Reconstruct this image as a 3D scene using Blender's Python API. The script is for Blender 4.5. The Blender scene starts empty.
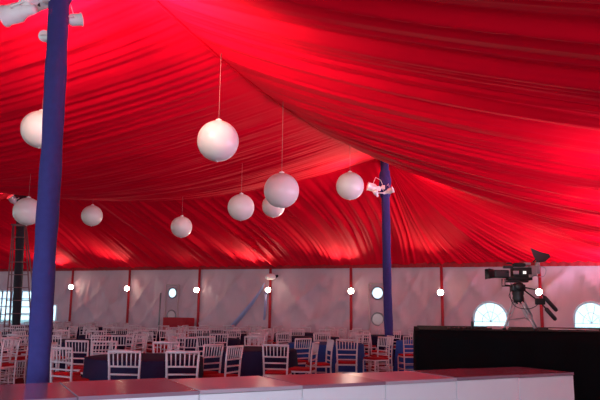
import bpy, bmesh, math, random
import numpy as np
from mathutils import Vector, Matrix, Euler
from mathutils.geometry import delaunay_2d_cdt
from mathutils.bvhtree import BVHTree

random.seed(7)
rng = np.random.RandomState(11)
S = bpy.context.scene
COL = S.collection
PI = math.pi

# ------------------------------------------------------------------ camera
H = 1.41
F = 640.0
PITCH = math.atan(112.5 / F)
ROLL = math.radians(0.75)
fw = Vector((0, math.cos(PITCH), math.sin(PITCH)))
r0 = Vector((1, 0, 0))
u0 = r0.cross(fw).normalized()
cr = r0 * math.cos(ROLL) + u0 * math.sin(ROLL)
cu = cr.cross(fw).normalized()
camd = bpy.data.cameras.new('camera')
cam = bpy.data.objects.new('camera', camd)
COL.objects.link(cam)
M3 = Matrix((cr, cu, -fw)).transposed()
cam.matrix_world = Matrix.Translation((0, 0, H)) @ M3.to_4x4()
camd.sensor_width = 36
camd.lens = F / 600 * 36
camd.clip_start = 0.05
S.camera = cam

def ray(px, py):
    return (cr * ((px - 300) / F) + cu * ((200 - py) / F) + fw)

def atY(px, py, Y):
    d = ray(px, py)
    return Vector((0, 0, H)) + d * (Y / d.y)

def atZ(px, py, z):
    d = ray(px, py)
    return Vector((0, 0, H)) + d * ((z - H) / d.z)

def colX(px, Y, z=1.0):
    """x of the point at depth Y and height z seen in image column px"""
    lo, hi = -60.0, 60.0
    for _ in range(50):
        m = (lo + hi) / 2
        v = Vector((m, Y, z - H))
        if 300 + F * v.dot(cr) / v.dot(fw) < px: lo = m
        else: hi = m
    return m

def proj(p):
    v = Vector(p) - Vector((0, 0, H))
    return 300 + F * v.dot(cr) / v.dot(fw), 200 - F * v.dot(cu) / v.dot(fw)

# ------------------------------------------------------------------ world and exposure
W = bpy.data.worlds.new('world'); S.world = W
W.use_nodes = True
nt = W.node_tree
bg = nt.nodes['Background']
tc = nt.nodes.new('ShaderNodeTexCoord')
sp = nt.nodes.new('ShaderNodeSeparateXYZ')
rp = nt.nodes.new('ShaderNodeValToRGB')
rp.color_ramp.elements[0].position = 0.0
rp.color_ramp.elements[0].color = (0.74, 0.93, 1.0, 1)
rp.color_ramp.elements[1].position = 0.5
rp.color_ramp.elements[1].color = (0.42, 0.62, 1.0, 1)
nt.links.new(tc.outputs['Generated'], sp.inputs[0])
nt.links.new(sp.outputs['Z'], rp.inputs[0])
nt.links.new(rp.outputs[0], bg.inputs['Color'])
bg.inputs['Strength'].default_value = 2.2
S.view_settings.view_transform = 'Standard'
S.view_settings.look = 'None'
S.view_settings.gamma = 1
S.view_settings.use_curve_mapping = False
S.view_settings.exposure = 0.0

# unseen area light added to brighten the stage front, standing in for entrance daylight
ld = bpy.data.lights.new('stage_front_fill', 'AREA'); ld.shape = 'RECTANGLE'; ld.size = 7.0; ld.size_y = 2.4; ld.energy = 1900; ld.color = (0.72, 0.80, 1.0)
lo_ = bpy.data.objects.new('stage_front_fill', ld); COL.objects.link(lo_)
lo_.location = (2.0, -5.5, 1.35); lo_.rotation_euler = (math.radians(90), 0, math.radians(0))

# spotlights are clamped to the tent poles; energies (W)
E_SPOT_NEAR = 600.0
E_SPOT_FAR = 190.0
E_WALL = 3.0
E_UP = 420.0
E_SIDE = 620.0

# ------------------------------------------------------------------ helpers
def nodes_of(name):
    m = bpy.data.materials.new(name); m.use_nodes = True
    return m, m.node_tree, m.node_tree.nodes['Principled BSDF']

def mat(name, col, rough=0.5, metal=0.0, noise=0.08, scale=12.0, bump=0.0, coat=0.0, spec=0.5, sheen=0.0,
        translucent=0.0, emis=None, estr=0.0):
    m, t, b = nodes_of(name)
    b.inputs['Roughness'].default_value = rough
    b.inputs['Metallic'].default_value = metal
    b.inputs['Coat Weight'].default_value = coat
    b.inputs['Specular IOR Level'].default_value = spec
    b.inputs['Sheen Weight'].default_value = sheen
    co = t.nodes.new('ShaderNodeTexCoord')
    nz = t.nodes.new('ShaderNodeTexNoise'); nz.inputs['Scale'].default_value = scale
    nz.inputs['Detail'].default_value = 4
    t.links.new(co.outputs['Object'], nz.inputs['Vector'])
    mx = t.nodes.new('ShaderNodeMix'); mx.data_type = 'RGBA'
    mx.inputs[6].default_value = (*[c * (1 - noise) for c in col], 1)
    mx.inputs[7].default_value = (*[min(1, c * (1 + noise)) for c in col], 1)
    t.links.new(nz.outputs['Fac'], mx.inputs[0])
    t.links.new(mx.outputs[2], b.inputs['Base Color'])
    if bump:
        bp = t.nodes.new('ShaderNodeBump'); bp.inputs['Strength'].default_value = bump
        bp.inputs['Distance'].default_value = 0.02
        t.links.new(nz.outputs['Fac'], bp.inputs['Height'])
        t.links.new(bp.outputs[0], b.inputs['Normal'])
    if emis:
        b.inputs['Emission Color'].default_value = (*emis, 1)
        b.inputs['Emission Strength'].default_value = estr
    if translucent:
        tr = t.nodes.new('ShaderNodeBsdfTranslucent')
        t.links.new(mx.outputs[2], tr.inputs['Color'])
        ms = t.nodes.new('ShaderNodeMixShader'); ms.inputs[0].default_value = translucent
        t.links.new(b.outputs[0], ms.inputs[1]); t.links.new(tr.outputs[0], ms.inputs[2])
        t.links.new(ms.outputs[0], t.nodes['Material Output'].inputs['Surface'])
    return m

M = {}
M['red'] = mat('red drape fabric', (0.70, 0.001, 0.015), 0.7, noise=0.12, scale=0.8, translucent=0.10, spec=0.04)
M['redtrim'] = mat('red trim fabric', (0.36, 0.004, 0.014), 0.7, noise=0.1)
M['redpole'] = mat('red pole sleeve', (0.38, 0.006, 0.018), 0.7, noise=0.15, scale=20)
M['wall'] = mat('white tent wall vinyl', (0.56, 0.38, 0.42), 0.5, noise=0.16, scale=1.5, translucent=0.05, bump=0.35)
M['floor'] = mat('dark red carpet', (0.16, 0.02, 0.025), 0.9, noise=0.3, scale=30, bump=0.3, spec=0.1)
M['pole'] = mat('violet blue pole sleeve', (0.046, 0.042, 0.185), 0.85, noise=0.15, scale=14, bump=0.4, spec=0.15)
M['blackpole'] = mat('black pole sleeve', (0.012, 0.012, 0.02), 0.8, noise=0.2)
M['chair'] = mat('white resin', (0.62, 0.53, 0.56), 0.4, noise=0.05)
M['cushion'] = mat('red cushion cloth', (0.38, 0.008, 0.015), 0.8, noise=0.1, spec=0.2)
M['navy'] = mat('navy tablecloth', (0.017, 0.014, 0.048), 0.85, noise=0.15, scale=6, spec=0.15)
M['navydaylit'] = mat('daylit navy tablecloth', (0.03, 0.12, 0.50), 0.8, noise=0.15, scale=6, spec=0.15)  # lit copy of the navy cloth, daylight put into the colour
M['navyhalflit'] = mat('dim daylit navy tablecloth', (0.022, 0.055, 0.22), 0.8, noise=0.15, scale=6, spec=0.15)  # dimmer lit copy of the navy cloth, daylight in its colour
M['wood'] = mat('table plywood', (0.4, 0.28, 0.16), 0.6, noise=0.2)
M['steel'] = mat('steel', (0.5, 0.5, 0.52), 0.35, metal=0.9)
M['globe'] = mat('white inflated skin', (0.86, 0.80, 0.76), 0.28, noise=0.02, scale=3, translucent=0.06)
M['cord'] = mat('thin pinkish cord', (0.40, 0.12, 0.12), 0.7)
M['white'] = mat('white painted metal', (0.93, 0.91, 0.88), 0.45, noise=0.06)
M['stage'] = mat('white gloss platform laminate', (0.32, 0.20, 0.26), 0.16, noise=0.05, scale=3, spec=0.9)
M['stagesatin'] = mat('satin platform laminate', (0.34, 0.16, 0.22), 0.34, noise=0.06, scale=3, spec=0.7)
M['stagereflect'] = mat('pale reflection platform laminate', (0.55, 0.42, 0.48), 0.32, noise=0.08, scale=3, spec=0.6)  # paler base stands in for the wall reflected in these tops
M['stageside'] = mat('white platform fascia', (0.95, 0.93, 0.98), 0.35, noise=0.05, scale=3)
M['blackcloth'] = mat('black cloth', (0.004, 0.004, 0.005), 0.95, noise=0.2, spec=0.05)
M['black'] = mat('black plastic', (0.012, 0.012, 0.013), 0.45, noise=0.1)
M['darkgreen'] = mat('dark grey metal', (0.014, 0.016, 0.016), 0.6, noise=0.2, spec=0.25)
M['alu'] = mat('pale tripod metal', (0.42, 0.40, 0.42), 0.4, metal=0.2)
M['grey'] = mat('grey metal', (0.28, 0.28, 0.29), 0.35, metal=0.5)
M['lensglass'] = mat('lens glass', (0.01, 0.01, 0.02), 0.05, coat=1.0)
M['screen'] = mat('lit monitor screen', (0.5, 0.5, 0.5), 0.3, emis=(0.9, 0.9, 0.85), estr=1.0)
M['pinkbox'] = mat('pink card', (0.65, 0.35, 0.36), 0.7)
M['paper'] = mat('white paper', (0.7, 0.7, 0.72), 0.8)
M['lamp'] = mat('lit lamp face', (1, 1, 1), 0.4, emis=(1.0, 0.86, 0.66), estr=28.0)
M['lens'] = mat('lit spotlight lens', (1, 1, 1), 0.4, emis=(1.0, 0.75, 0.5), estr=1.0)
M['vinyl'] = None
M['muntin'] = mat('white window strip', (0.9, 0.93, 0.95), 0.5, translucent=0.7)
M['light_streak'] = mat('pale blue sash', (0.38, 0.46, 0.72), 0.6, translucent=0.2)  # daylight leaking through the wall slit, painted as pale blue strips
M['doorpanel'] = mat('pale door panel', (0.52, 0.42, 0.42), 0.55)
M['ladder'] = mat('red-lit ladder rail', (0.22, 0.09, 0.10), 0.5)  # red light on the aluminium put into the base colour
M['grass'] = mat('lawn', (0.16, 0.24, 0.09), 0.9, noise=0.3, scale=3)

# clear window film
def film():
    m, t, b = nodes_of('clear window film')
    t.nodes.remove(b)
    tr = t.nodes.new('ShaderNodeBsdfTransparent'); tr.inputs[0].default_value = (0.84, 0.95, 1, 1)
    tl = t.nodes.new('ShaderNodeBsdfTranslucent'); tl.inputs[0].default_value = (0.8, 0.95, 1, 1)
    nz = t.nodes.new('ShaderNodeTexNoise'); nz.inputs['Scale'].default_value = 7
    co = t.nodes.new('ShaderNodeTexCoord'); t.links.new(co.outputs['Object'], nz.inputs['Vector'])
    ra = t.nodes.new('ShaderNodeMapRange'); ra.inputs[3].default_value = 0.1; ra.inputs[4].default_value = 0.7
    t.links.new(nz.outputs['Fac'], ra.inputs[0])
    ms = t.nodes.new('ShaderNodeMixShader')
    t.links.new(ra.outputs[0], ms.inputs[0])
    t.links.new(tr.outputs[0], ms.inputs[1]); t.links.new(tl.outputs[0], ms.inputs[2])
    t.links.new(ms.outputs[0], t.nodes['Material Output'].inputs['Surface'])
    return m
M['vinyl'] = film()

def link(o, parent=None):
    COL.objects.link(o)
    if parent is not None: o.parent = parent
    return o

def obj(name, bm, m, parent=None, smooth=True):
    me = bpy.data.meshes.new(name)
    bm.normal_update(); bm.to_mesh(me); bm.free()
    me.materials.append(m)
    if smooth:
        for p in me.polygons: p.use_smooth = True
    return link(bpy.data.objects.new(name, me), parent)

def thing(name, label, cat, loc=(0, 0, 0), rz=0.0, group=None):
    o = bpy.data.objects.new(name, None); COL.objects.link(o)
    o.location = loc; o.rotation_euler = (0, 0, rz)
    return tag(o, label, cat, group)

def tag(o, label, cat, group=None):
    o['label'] = label; o['category'] = cat
    if group: o['group'] = group
    return o

def struct(o):
    o['kind'] = 'structure'; return o

def nb(): return bmesh.new()

def box(bm, c, s, rot=None):
    """box of size s centred at c"""
    vs = []
    for z in (-.5, .5):
        for y in (-.5, .5):
            for x in (-.5, .5):
                v = Vector((x * s[0], y * s[1], z * s[2]))
                if rot is not None: v = rot @ v
                vs.append(bm.verts.new(v + Vector(c)))
    for f in ((0, 2, 3, 1), (4, 5, 7, 6), (0, 1, 5, 4), (2, 6, 7, 3), (0, 4, 6, 2), (1, 3, 7, 5)):
        bm.faces.new([vs[i] for i in f])
    return bm

def bbox(bm, c, s, rot=None, b=0.005):
    t = nb(); box(t, c, s, rot)
    bmesh.ops.bevel(t, geom=t.edges[:], offset=b, segments=2, affect='EDGES', profile=0.7)
    me = bpy.data.meshes.new('t'); t.to_mesh(me); t.free(); bm.from_mesh(me); bpy.data.meshes.remove(me)
    return bm

def tube(bm, pts, r, n=8, cap=True):
    pts = [Vector(p) for p in pts]
    rs = r if isinstance(r, (list, tuple)) else [r] * len(pts)
    rings = []
    up = Vector((0, 0, 1))
    d0 = (pts[-1] - pts[0])
    if d0.length < 1e-6 or abs(d0.normalized().z) > 0.9: up = Vector((0, 1, 0))
    for i, p in enumerate(pts):
        d = (pts[min(i + 1, len(pts) - 1)] - pts[max(i - 1, 0)]).normalized()
        a = d.cross(up)
        if a.length < 1e-4: a = d.cross(Vector((1, 0, 0)))
        a.normalize(); b = d.cross(a)
        rings.append([bm.verts.new(p + (a * math.cos(2 * PI * k / n) + b * math.sin(2 * PI * k / n)) * rs[i]) for k in range(n)])
    for i in range(len(rings) - 1):
        for k in range(n):
            bm.faces.new((rings[i][k], rings[i][(k + 1) % n], rings[i + 1][(k + 1) % n], rings[i + 1][k]))
    if cap:
        bm.faces.new(rings[0][::-1]); bm.faces.new(rings[-1])
    return bm

def lathe(bm, prof, n=32, mtx=None):
    rings = []
    for (r, z) in prof:
        if r < 1e-5:
            v = Vector((0, 0, z)); rings.append([bm.verts.new(mtx @ v if mtx else v)])
        else:
            ring = []
            for k in range(n):
                v = Vector((r * math.cos(2 * PI * k / n), r * math.sin(2 * PI * k / n), z))
                ring.append(bm.verts.new(mtx @ v if mtx else v))
            rings.append(ring)
    for a, b in zip(rings, rings[1:]):
        for k in range(n):
            k2 = (k + 1) % n
            if len(a) == 1 and len(b) == 1: continue
            if len(a) == 1: bm.faces.new((a[0], b[k2], b[k]))
            elif len(b) == 1: bm.faces.new((a[k], a[k2], b[0]))
            else: bm.faces.new((a[k], a[k2], b[k2], b[k]))
    return bm

def axis_mtx(p, d):
    """matrix taking local +z to direction d, origin at p"""
    d = Vector(d).normalized()
    return Matrix.Translation(Vector(p)) @ d.to_track_quat('Z', 'Y').to_matrix().to_4x4()

def grid_mesh(name, P, m, parent=None):
    """P: array rows x cols x 3"""
    R, C_, _ = P.shape
    me = bpy.data.meshes.new(name)
    idx = np.arange(R * C_).reshape(R, C_)
    q = np.stack([idx[:-1, :-1], idx[1:, :-1], idx[1:, 1:], idx[:-1, 1:]], -1).reshape(-1, 4)
    me.from_pydata(P.reshape(-1, 3).tolist(), [], q.tolist())
    me.materials.append(m)
    for p in me.polygons: p.use_smooth = True
    return link(bpy.data.objects.new(name, me), parent), q

def copy_tree(o, parent=None):
    c = o.copy(); COL.objects.link(c); c.parent = parent
    for ch in list(o.children): copy_tree(ch, c)
    return c

# ------------------------------------------------------------------ plan of the tent
P1 = Vector((-2.52, 6.5)); P2 = Vector((2.28, 17.0))
e = (P2 - P1); LB = e.length; e.normalize()        # along the ridge, away from the camera
u = Vector((-e.y, e.x))                            # to the left, along the end wall
L3 = 12.9                                          # from pole row to pole row
DW = 4.9                                           # pole row to end wall
WR = 6.9                                           # ridge to the side eave
ZP = 5.65
WALL0 = P2 + e * DW                                # point of the wall behind pole 2
def zeave(s):                                      # s metres to the left of pole 2
    return 2.97 + 0.0075 * (s + 8)
def wall_pt(px, z=2.0):
    """point of the end wall seen in column px"""
    best = None
    lo, hi = -10.0, 40.0                           # s metres left
    for _ in range(60):
        m = (lo + hi) / 2
        w = WALL0 + u * m
        if proj((w.x, w.y, z))[0] > px: lo = m
        else: hi = m
    return m, WALL0 + u * m

def folds(x, seed, lam=(0.55, 0.23, 0.11), amp=(0.035, 0.035, 0.022)):
    """gathers of cloth: rounded crests, sharp valleys; x in metres across the gathers"""
    r = np.random.RandomState(seed)
    y = np.zeros_like(x)
    for l, a in zip(lam, amp):
        for k in range(3):
            ph = r.rand() * 20; ll = l * (0.75 + 0.6 * r.rand())
            w = x / ll + 0.8 * np.sin(x / (ll * 3.1) + ph) + ph
            y += a / 2.0 * (np.abs(np.sin(PI * w)) - 0.6)
    return y

# ------------------------------------------------------------------ ceiling of gathered red cloth
bv_verts, bv_faces = [], []
def add_bv(P, q):
    n0 = len(bv_verts)
    bv_verts.extend([tuple(v) for v in P.reshape(-1, 3)])
    bv_faces.extend([tuple(int(i) + n0 for i in f) for f in q])

def ridge_z(t):      # t in bays, peaks at whole numbers
    f = t - np.floor(t)
    return ZP - 0.52 * 4 * f * (1 - f)

def make_bay(name, s0, s1, sag, seed, t0=-0.5, t1=1.0):
    nt_ = int((t1 - t0) * LB / 0.028); ns = 44
    t = np.linspace(t0, t1, nt_)[:, None] * np.ones((1, ns))
    s = np.linspace(s0, s1, ns)[None, :] * np.ones((nt_, 1))
    fs = (s - s0) / (s1 - s0)
    z = ridge_z(t) - sag * 4 * fs * (1 - fs)
    tm = t * LB
    wob = tm + 0.35 * np.sin(fs * 3 + tm * 0.35) * np.sin(PI * fs)
    env = 0.05 + 0.95 * np.abs(np.sin(PI * fs)) ** 0.5
    d = folds(wob, seed) * env
    d += 0.012 * np.sin(wob * 31 + fs * 9) * env
    X = P1.x + e.x * tm + u.x * s
    Y = P1.y + e.y * tm + u.y * s
    return grid_and_bv(name, np.stack([X, Y, z + d], -1))

def grid_and_bv(name, P):
    o, q = grid_mesh(name, P, M['red'])
    struct(o); add_bv(P, q); return o

make_bay('ceiling', 0, L3, 0.80, 3)
make_bay('ceiling', L3, 2 * L3, 0.80, 4)

# slope from the ridge down to the side eave
def right_slope():
    nt_ = int(1.5 * LB / 0.028); nv = 48
    t = np.linspace(-0.5, 1.0, nt_)[:, None] * np.ones((1, nv))
    v = np.linspace(0, 1, nv)[None, :] * np.ones((nt_, 1))
    zr = ridge_z(t)
    z = zr + (2.95 - zr) * v - 0.32 * 4 * v * (1 - v)
    tm = t * LB
    wob = tm + 0.5 * np.sin(v * 2.6 + tm * 0.3) * v
    env = 0.05 + 0.95 * np.abs(np.sin(PI * v)) ** 0.5
    d = folds(wob, 21, lam=(1.1, 0.34, 0.14), amp=(0.13, 0.07, 0.028)) * env
    X = P1.x + e.x * tm - u.x * v * WR
    Y = P1.y + e.y * tm - u.y * v * WR
    return grid_and_bv('ceiling', np.stack([X, Y, z + d], -1))
right_slope()

# slope from the far row of poles down to the end wall
def far_slope():
    smax = 2 * L3
    n = int(smax / 0.03); nv = 40
    sb = np.linspace(0, smax, n)[:, None] * np.ones((1, nv))
    v = np.linspace(0, 1, nv)[None, :] * np.ones((n, 1))
    f = (sb / L3) % 1.0
    dd = np.minimum(f, 1 - f) * L3
    sgn = np.where(f < 0.5, 1, -1)
    st = sb - sgn * 1.1 * (dd / 0.9) * np.exp(-dd / 0.9)      # gathered towards each pole top
    st = st + 0.7 * (1 - np.exp(-dd / 2.2)) * np.clip((1 - f) * 6, 0, 1)
    ft = (st / L3) % 1.0
    zt = ZP - 0.80 * 4 * ft * (1 - ft)
    ze = zeave(sb)
    z = zt + (ze - zt) * v - 0.30 * 4 * v * (1 - v)
    vv = v ** 0.9
    sm = st + (sb - st) * vv - 0.35 * np.sin(PI * v) * (1 - np.exp(-sb / 1.5))
    env = 0.1 * (1 - v) + 0.9 * np.abs(np.sin(PI * np.clip(v, 0, 1))) ** 0.5
    d = folds(sb + 0.15 * np.sin(v * 4), 31, lam=(1.1, 0.40, 0.19), amp=(0.18, 0.17, 0.08)) * env
    X = P2.x + u.x * sm + e.x * (v * DW - 0.5 * d)
    Y = P2.y + u.y * sm + e.y * (v * DW - 0.5 * d)
    return grid_and_bv('ceiling', np.stack([X, Y, z + d], -1))
far_slope()

# corner: a fan of gathers from the top of pole 2
def corner():
    A_ = WALL0; Cn = WALL0 - u * WR; B_ = P2 - u * WR
    l1, l2 = WR, DW
    n = int((l1 + l2) / 0.022); nv = 40
    q = np.linspace(0, l1 + l2, n)
    bx = np.where(q < l1, A_.x - u.x * q, Cn.x - e.x * (q - l1))
    by = np.where(q < l1, A_.y - u.y * q, Cn.y - e.y * (q - l1))
    # round the corner a little
    v = np.linspace(0, 1, nv)[None, :]
    ze = np.where(q < l1, zeave(-q), 2.95)[:, None]
    rr = np.hypot(bx - P2.x, by - P2.y)[:, None]
    z = ZP + (ze - ZP) * v - 0.32 * 4 * v * (1 - v) * (rr / 6)
    env = v ** 0.8 * (1 - 0.6 * v ** 6)
    d = folds(q, 41, lam=(0.9, 0.32, 0.14), amp=(0.12, 0.09, 0.04))[:, None] * env
    X = P2.x + (bx - P2.x)[:, None] * v
    Y = P2.y + (by - P2.y)[:, None] * v
    return grid_and_bv('ceiling', np.stack([X, Y, z + d], -1))
corner()
for kind_ in (0, 1, 2):
    bm = nb()
    if kind_ == 0: pts = [Vector((P1.x + e.x * t_ * LB, P1.y + e.y * t_ * LB, ridge_z(t_) + .0)) for t_ in np.linspace(-.5, 1, 90)]
    elif kind_ == 1: pts = [Vector((P2.x + u.x * L3 * f_, P2.y + u.y * L3 * f_, ZP - .8 * 4 * (f_ % 1) * (1 - f_ % 1))) for f_ in np.linspace(0, 1.999, 120)]
    else: pts = [Vector((P1.x + u.x * L3 + e.x * t_ * LB, P1.y + u.y * L3 + e.y * t_ * LB, ridge_z(t_))) for t_ in np.linspace(-.5, 1, 60)]
    tube(bm, pts, .028, 8); struct(obj('trim_2', bm, M['red']))
BV = BVHTree.FromPolygons([Vector(v) for v in bv_verts], bv_faces)

# ------------------------------------------------------------------ floor, ground
bm = nb()
c0 = P1 - e * 8 - u * WR; c1 = WALL0 - u * WR; c2 = WALL0 + u * 2 * L3; c3 = P1 - e * 8 + u * 2 * L3
lo = [bm.verts.new((p.x, p.y, -0.08)) for p in (c0, c1, c2, c3)]
hi = [bm.verts.new((p.x, p.y, 0)) for p in (c0, c1, c2, c3)]
bm.faces.new(hi); bm.faces.new(lo[::-1])
for i in range(4): bm.faces.new((lo[i], lo[(i + 1) % 4], hi[(i + 1) % 4], hi[i]))
struct(obj('floor', bm, M['floor'], smooth=False))
bm = nb(); box(bm, (0, 10, -0.13), (160, 160, 0.1))
struct(obj('ground', bm, M['grass'], smooth=False))

# ------------------------------------------------------------------ end wall with its openings
SR = -WR; SL = 2 * L3
def arch(s, z0, w, h):
    pts = [(s - w / 2, z0), (s + w / 2, z0)]
    hs = h - w / 2
    for k in range(0, 15):
        a = PI * k / 14
        pts.append((s + w / 2 * math.cos(a), z0 + hs + w / 2 * math.sin(a)))
    return pts
def rect(s0, s1, z0, z1): return [(s0, z0), (s1, z0), (s1, z1), (s0, z1)]
def circ(s, z, r): return [(s + r * math.cos(2 * PI * k / 20), z + r * math.sin(2 * PI * k / 20)) for k in range(20)]

def wall_px(px0, px1, py0, py1):
    """range of s and z on the wall that the pixel box covers"""
    s0, w0 = wall_pt(px0); s1, w1 = wall_pt(px1)
    wc = (w0 + w1) / 2
    z1 = atY((px0 + px1) / 2, py0, wc.y).z; z0 = atY((px0 + px1) / 2, py1, wc.y).z
    return s1, s0, z0, z1      # s1 < s0

openings = []
a = wall_px(473, 507, 302, 325); W1 = arch((a[0] + a[1]) / 2, 1.02, a[1] - a[0], a[3] - 1.02)
b_ = wall_px(573, 607, 302, 325); W2 = arch((b_[0] + b_[1]) / 2, 1.02, b_[1] - b_[0], b_[3] - 1.02)
c_ = wall_px(-34, 32, 291, 322); W3 = rect(c_[0], c_[1], 0.75, c_[3])
d_ = wall_px(40, 58, 305, 323); W4 = rect(d_[0], d_[1], 0.75, d_[3])
p1 = wall_px(371, 385, 287, 299)
p2 = wall_px(167, 179, 287, 300)
sd1, sd2 = wall_pt(378)[0], wall_pt(173)[0]
zc1 = atY(378, 293, wall_pt(378)[1].y).z; zc2 = atY(173, 293, wall_pt(173)[1].y).z
C1 = circ(sd1, zc1, 0.21); C2 = circ(sd2, zc2, 0.20)
openings = [W1, W2, W3, W4, C1, C2]

def wrinkle(s, z):
    v = 0.03 * math.sin(s * 5.1 + 1.3 * math.sin(z * 1.7 + s) + z * 1.1)
    v += 0.02 * abs(math.sin(s * 3.3 - z * 2.1 + 1.6 * math.sin(s * 0.9)))
    v += 0.012 * math.sin(s * 17 + z * 2 + 2 * math.sin(s * 2.2))
    # long tension creases falling from the eave at each post
    ph = (s * 0.9 + (3 - z) * 0.75)
    v += 0.10 * (1 - abs(math.sin(ph * 2.6 + math.sin(s)))) ** 3
    ph = (s * 1.1 - (3.6 - z) ** 1.5 * 0.55)
    v += 0.11 * (1 - abs(math.sin(ph * 2.3 + 1.5 * math.sin(s * .6)))) ** 4
    v += 0.010 * math.sin(s * 29 + 3 * math.sin(z * 2 + s))
    return v * min(1, z / 0.3 + 0.2) * max(0.12, min(1, (2.95 - z) / 0.5))

def inside(p, poly):
    x, y = p; r = False
    for i in range(len(poly)):
        x1, y1 = poly[i]; x2, y2 = poly[i - 1]
        if (y1 > y) != (y2 > y) and x < (x2 - x1) * (y - y1) / (y2 - y1) + x1: r = not r
    return r

def wpos(s, z, off=0.0):
    w = WALL0 + u * s - e * off
    return Vector((w.x, w.y, z))

verts, edges = [], []
def mg(x, y): verts.append(Vector((x, y))); return len(verts) - 1
for o_ in openings:
    ids = [mg(x, y) for x, y in o_]
    edges += [(ids[i], ids[(i + 1) % len(ids)]) for i in range(len(ids))]
x = SR
while x < SL + 0.01:
    z = 0.0
    while z < 3.5:
        zz = min(z, zeave(x) + 0.03)
        if not any(min(q[0] for q in o_) - 0.04 < x < max(q[0] for q in o_) + 0.04 and min(q[1] for q in o_) - 0.04 < zz < max(q[1] for q in o_) + 0.04 and
                   any(inside((x + dx, zz + dz), o_) for dx in (-.03, .03) for dz in (-.03, .03)) for o_ in openings):
            mg(x, zz)
        z += 0.16
    x += 0.08
out = delaunay_2d_cdt(verts, edges, [], 0, 1e-5)
ov, oe, of = out[0], out[1], out[2]
def flat(s, z):
    m = 1.0
    for o_ in openings:
        cx = sum(q[0] for q in o_) / len(o_); cz = sum(q[1] for q in o_) / len(o_)
        wx = max(q[0] for q in o_) - cx; wz = max(q[1] for q in o_) - cz
        dx = max(0, abs(s - cx) - wx); dz = max(0, abs(z - cz) - wz)
        m = min(m, math.hypot(dx, dz) / 0.4)
    return m
bm = nb()
bvs = [bm.verts.new(wpos(p[0], p[1], wrinkle(p[0], p[1]) * flat(p[0], p[1]))) for p in ov]
for f in of:
    c = sum((ov[i] for i in f), Vector((0, 0))) / len(f)
    if any(inside(c, o_) for o_ in openings): continue
    try: bm.faces.new([bvs[i] for i in f])
    except ValueError: pass
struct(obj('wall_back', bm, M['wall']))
# side walls: left one far outside the picture, right one with an open doorway
def plain_wall(name, a, b, z=3.0):
    n = int((b - a).length / 0.1)
    k = np.linspace(0, 1, n)[:, None] * np.ones((1, 6)); zz = np.linspace(0, z, 6)[None, :] * np.ones((n, 1))
    d = (b - a).normalized(); nn = Vector((-d.y, d.x)); w = 0.05 * np.sin(k * (b - a).length * 6)
    P = np.stack([a.x + (b.x - a.x) * k + nn.x * w, a.y + (b.y - a.y) * k + nn.y * w, zz], -1)
    o, q = grid_mesh(name, P, M['wall']); struct(o)
plain_wall('wall_left', c2, c3)
plain_wall('wall_right', c1, c1 - e * 2.0)
plain_wall('wall_right', c1 - e * 8.0, c0)

# window fillings
def window(name, outline, label_bits):
    s_min = min(p[0] for p in outline); s_max = max(p[0] for p in outline)
    z_min = min(p[1] for p in outline); z_max = max(p[1] for p in outline)
    bm = nb(); tube(bm, [wpos(p[0], p[1], 0.02) for p in outline] + [wpos(*outline[0], 0.02)], 0.035, 6)
    f = struct(obj(name, bm, M['muntin']))
    bm = nb(); bm.faces.new([bm.verts.new(wpos(p[0], p[1], 0.0)) for p in outline])
    obj('pane', bm, M['vinyl'], f, smooth=False)
    return f
for nm, Wn in (('window_1', W1), ('window_2', W2)):
    f = window(nm, Wn, '')
    cx = (min(p[0] for p in Wn) + max(p[0] for p in Wn)) / 2; zb = 1.02 + 0.18; R = max(p[1] for p in Wn) - zb
    bm = nb()
    rx = (max(p[0] for p in Wn) - cx)
    for an in (0, 36, 72, 108, 144, 180):
        c, s_ = math.cos(math.radians(an)), math.sin(math.radians(an))
        tube(bm, [wpos(cx, zb, 0.015), wpos(cx + rx * c * 0.97, zb + (R * s_ * 0.97 if s_ > .1 else 0), 0.015)], 0.008, 5)
    tube(bm, [wpos(cx + rx * 0.5 * math.cos(PI * k / 12), zb + R * 0.5 * math.sin(PI * k / 12), 0.015) for k in range(13)], 0.008, 5)
    obj('muntins', bm, M['muntin'], f)
window('window_4', W4, '')
f = window('window_3', W3, '')
bm = nb()
for k in range(1, 7):
    sx = W3[0][0] + (W3[1][0] - W3[0][0]) * k / 7
    tube(bm, [wpos(sx, 0.75, 0.02), wpos(sx, c_[3], 0.02)], 0.04, 5)
for zz in (1.15, 1.5, 1.85):
    tube(bm, [wpos(W3[0][0], zz, 0.02), wpos(W3[1][0], zz, 0.02)], 0.022, 5)
obj('muntins', bm, M['steel'], f)

# porthole doors
def porthole_door(name, s, zc, r, w, top, dim):
    bm = nb()
    # frame around the leaf
    for a_, b_2 in (((-w / 2, 0.02), (-w / 2, top)), ((-w / 2, top), (w / 2, top)), ((w / 2, top), (w / 2, 0.02))):
        tube(bm, [wpos(s + a_[0], a_[1], 0.06), wpos(s + b_2[0], b_2[1], 0.06)], 0.03, 6)
    f = struct(obj(name, bm, M['doorpanel']))
    def ring(z, rr):
        bm = nb(); tube(bm, [wpos(s + rr * math.cos(2 * PI * k / 24), z + rr * math.sin(2 * PI * k / 24), 0.05) for k in range(25)], 0.028, 6)
        return obj('porthole_rim', bm, M['grey'], f)
    def pane(z, rr, m, parent, off):
        bm = nb(); bm.faces.new([bm.verts.new(wpos(s + rr * math.cos(2 * PI * k / 24), z + rr * math.sin(2 * PI * k / 24), off)) for k in range(24)])
        obj('pane', bm, m, parent, smooth=False)
    pane(zc, r, M['vinyl'], ring(zc, r), 0.01)
    pane(zc - 0.88, r, M['doorpanel2'], ring(zc - 0.88, r), 0.06)
M['doorpanel2'] = mat('frosted pane', (0.62, 0.60, 0.60), 0.15, coat=0.5)
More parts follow.
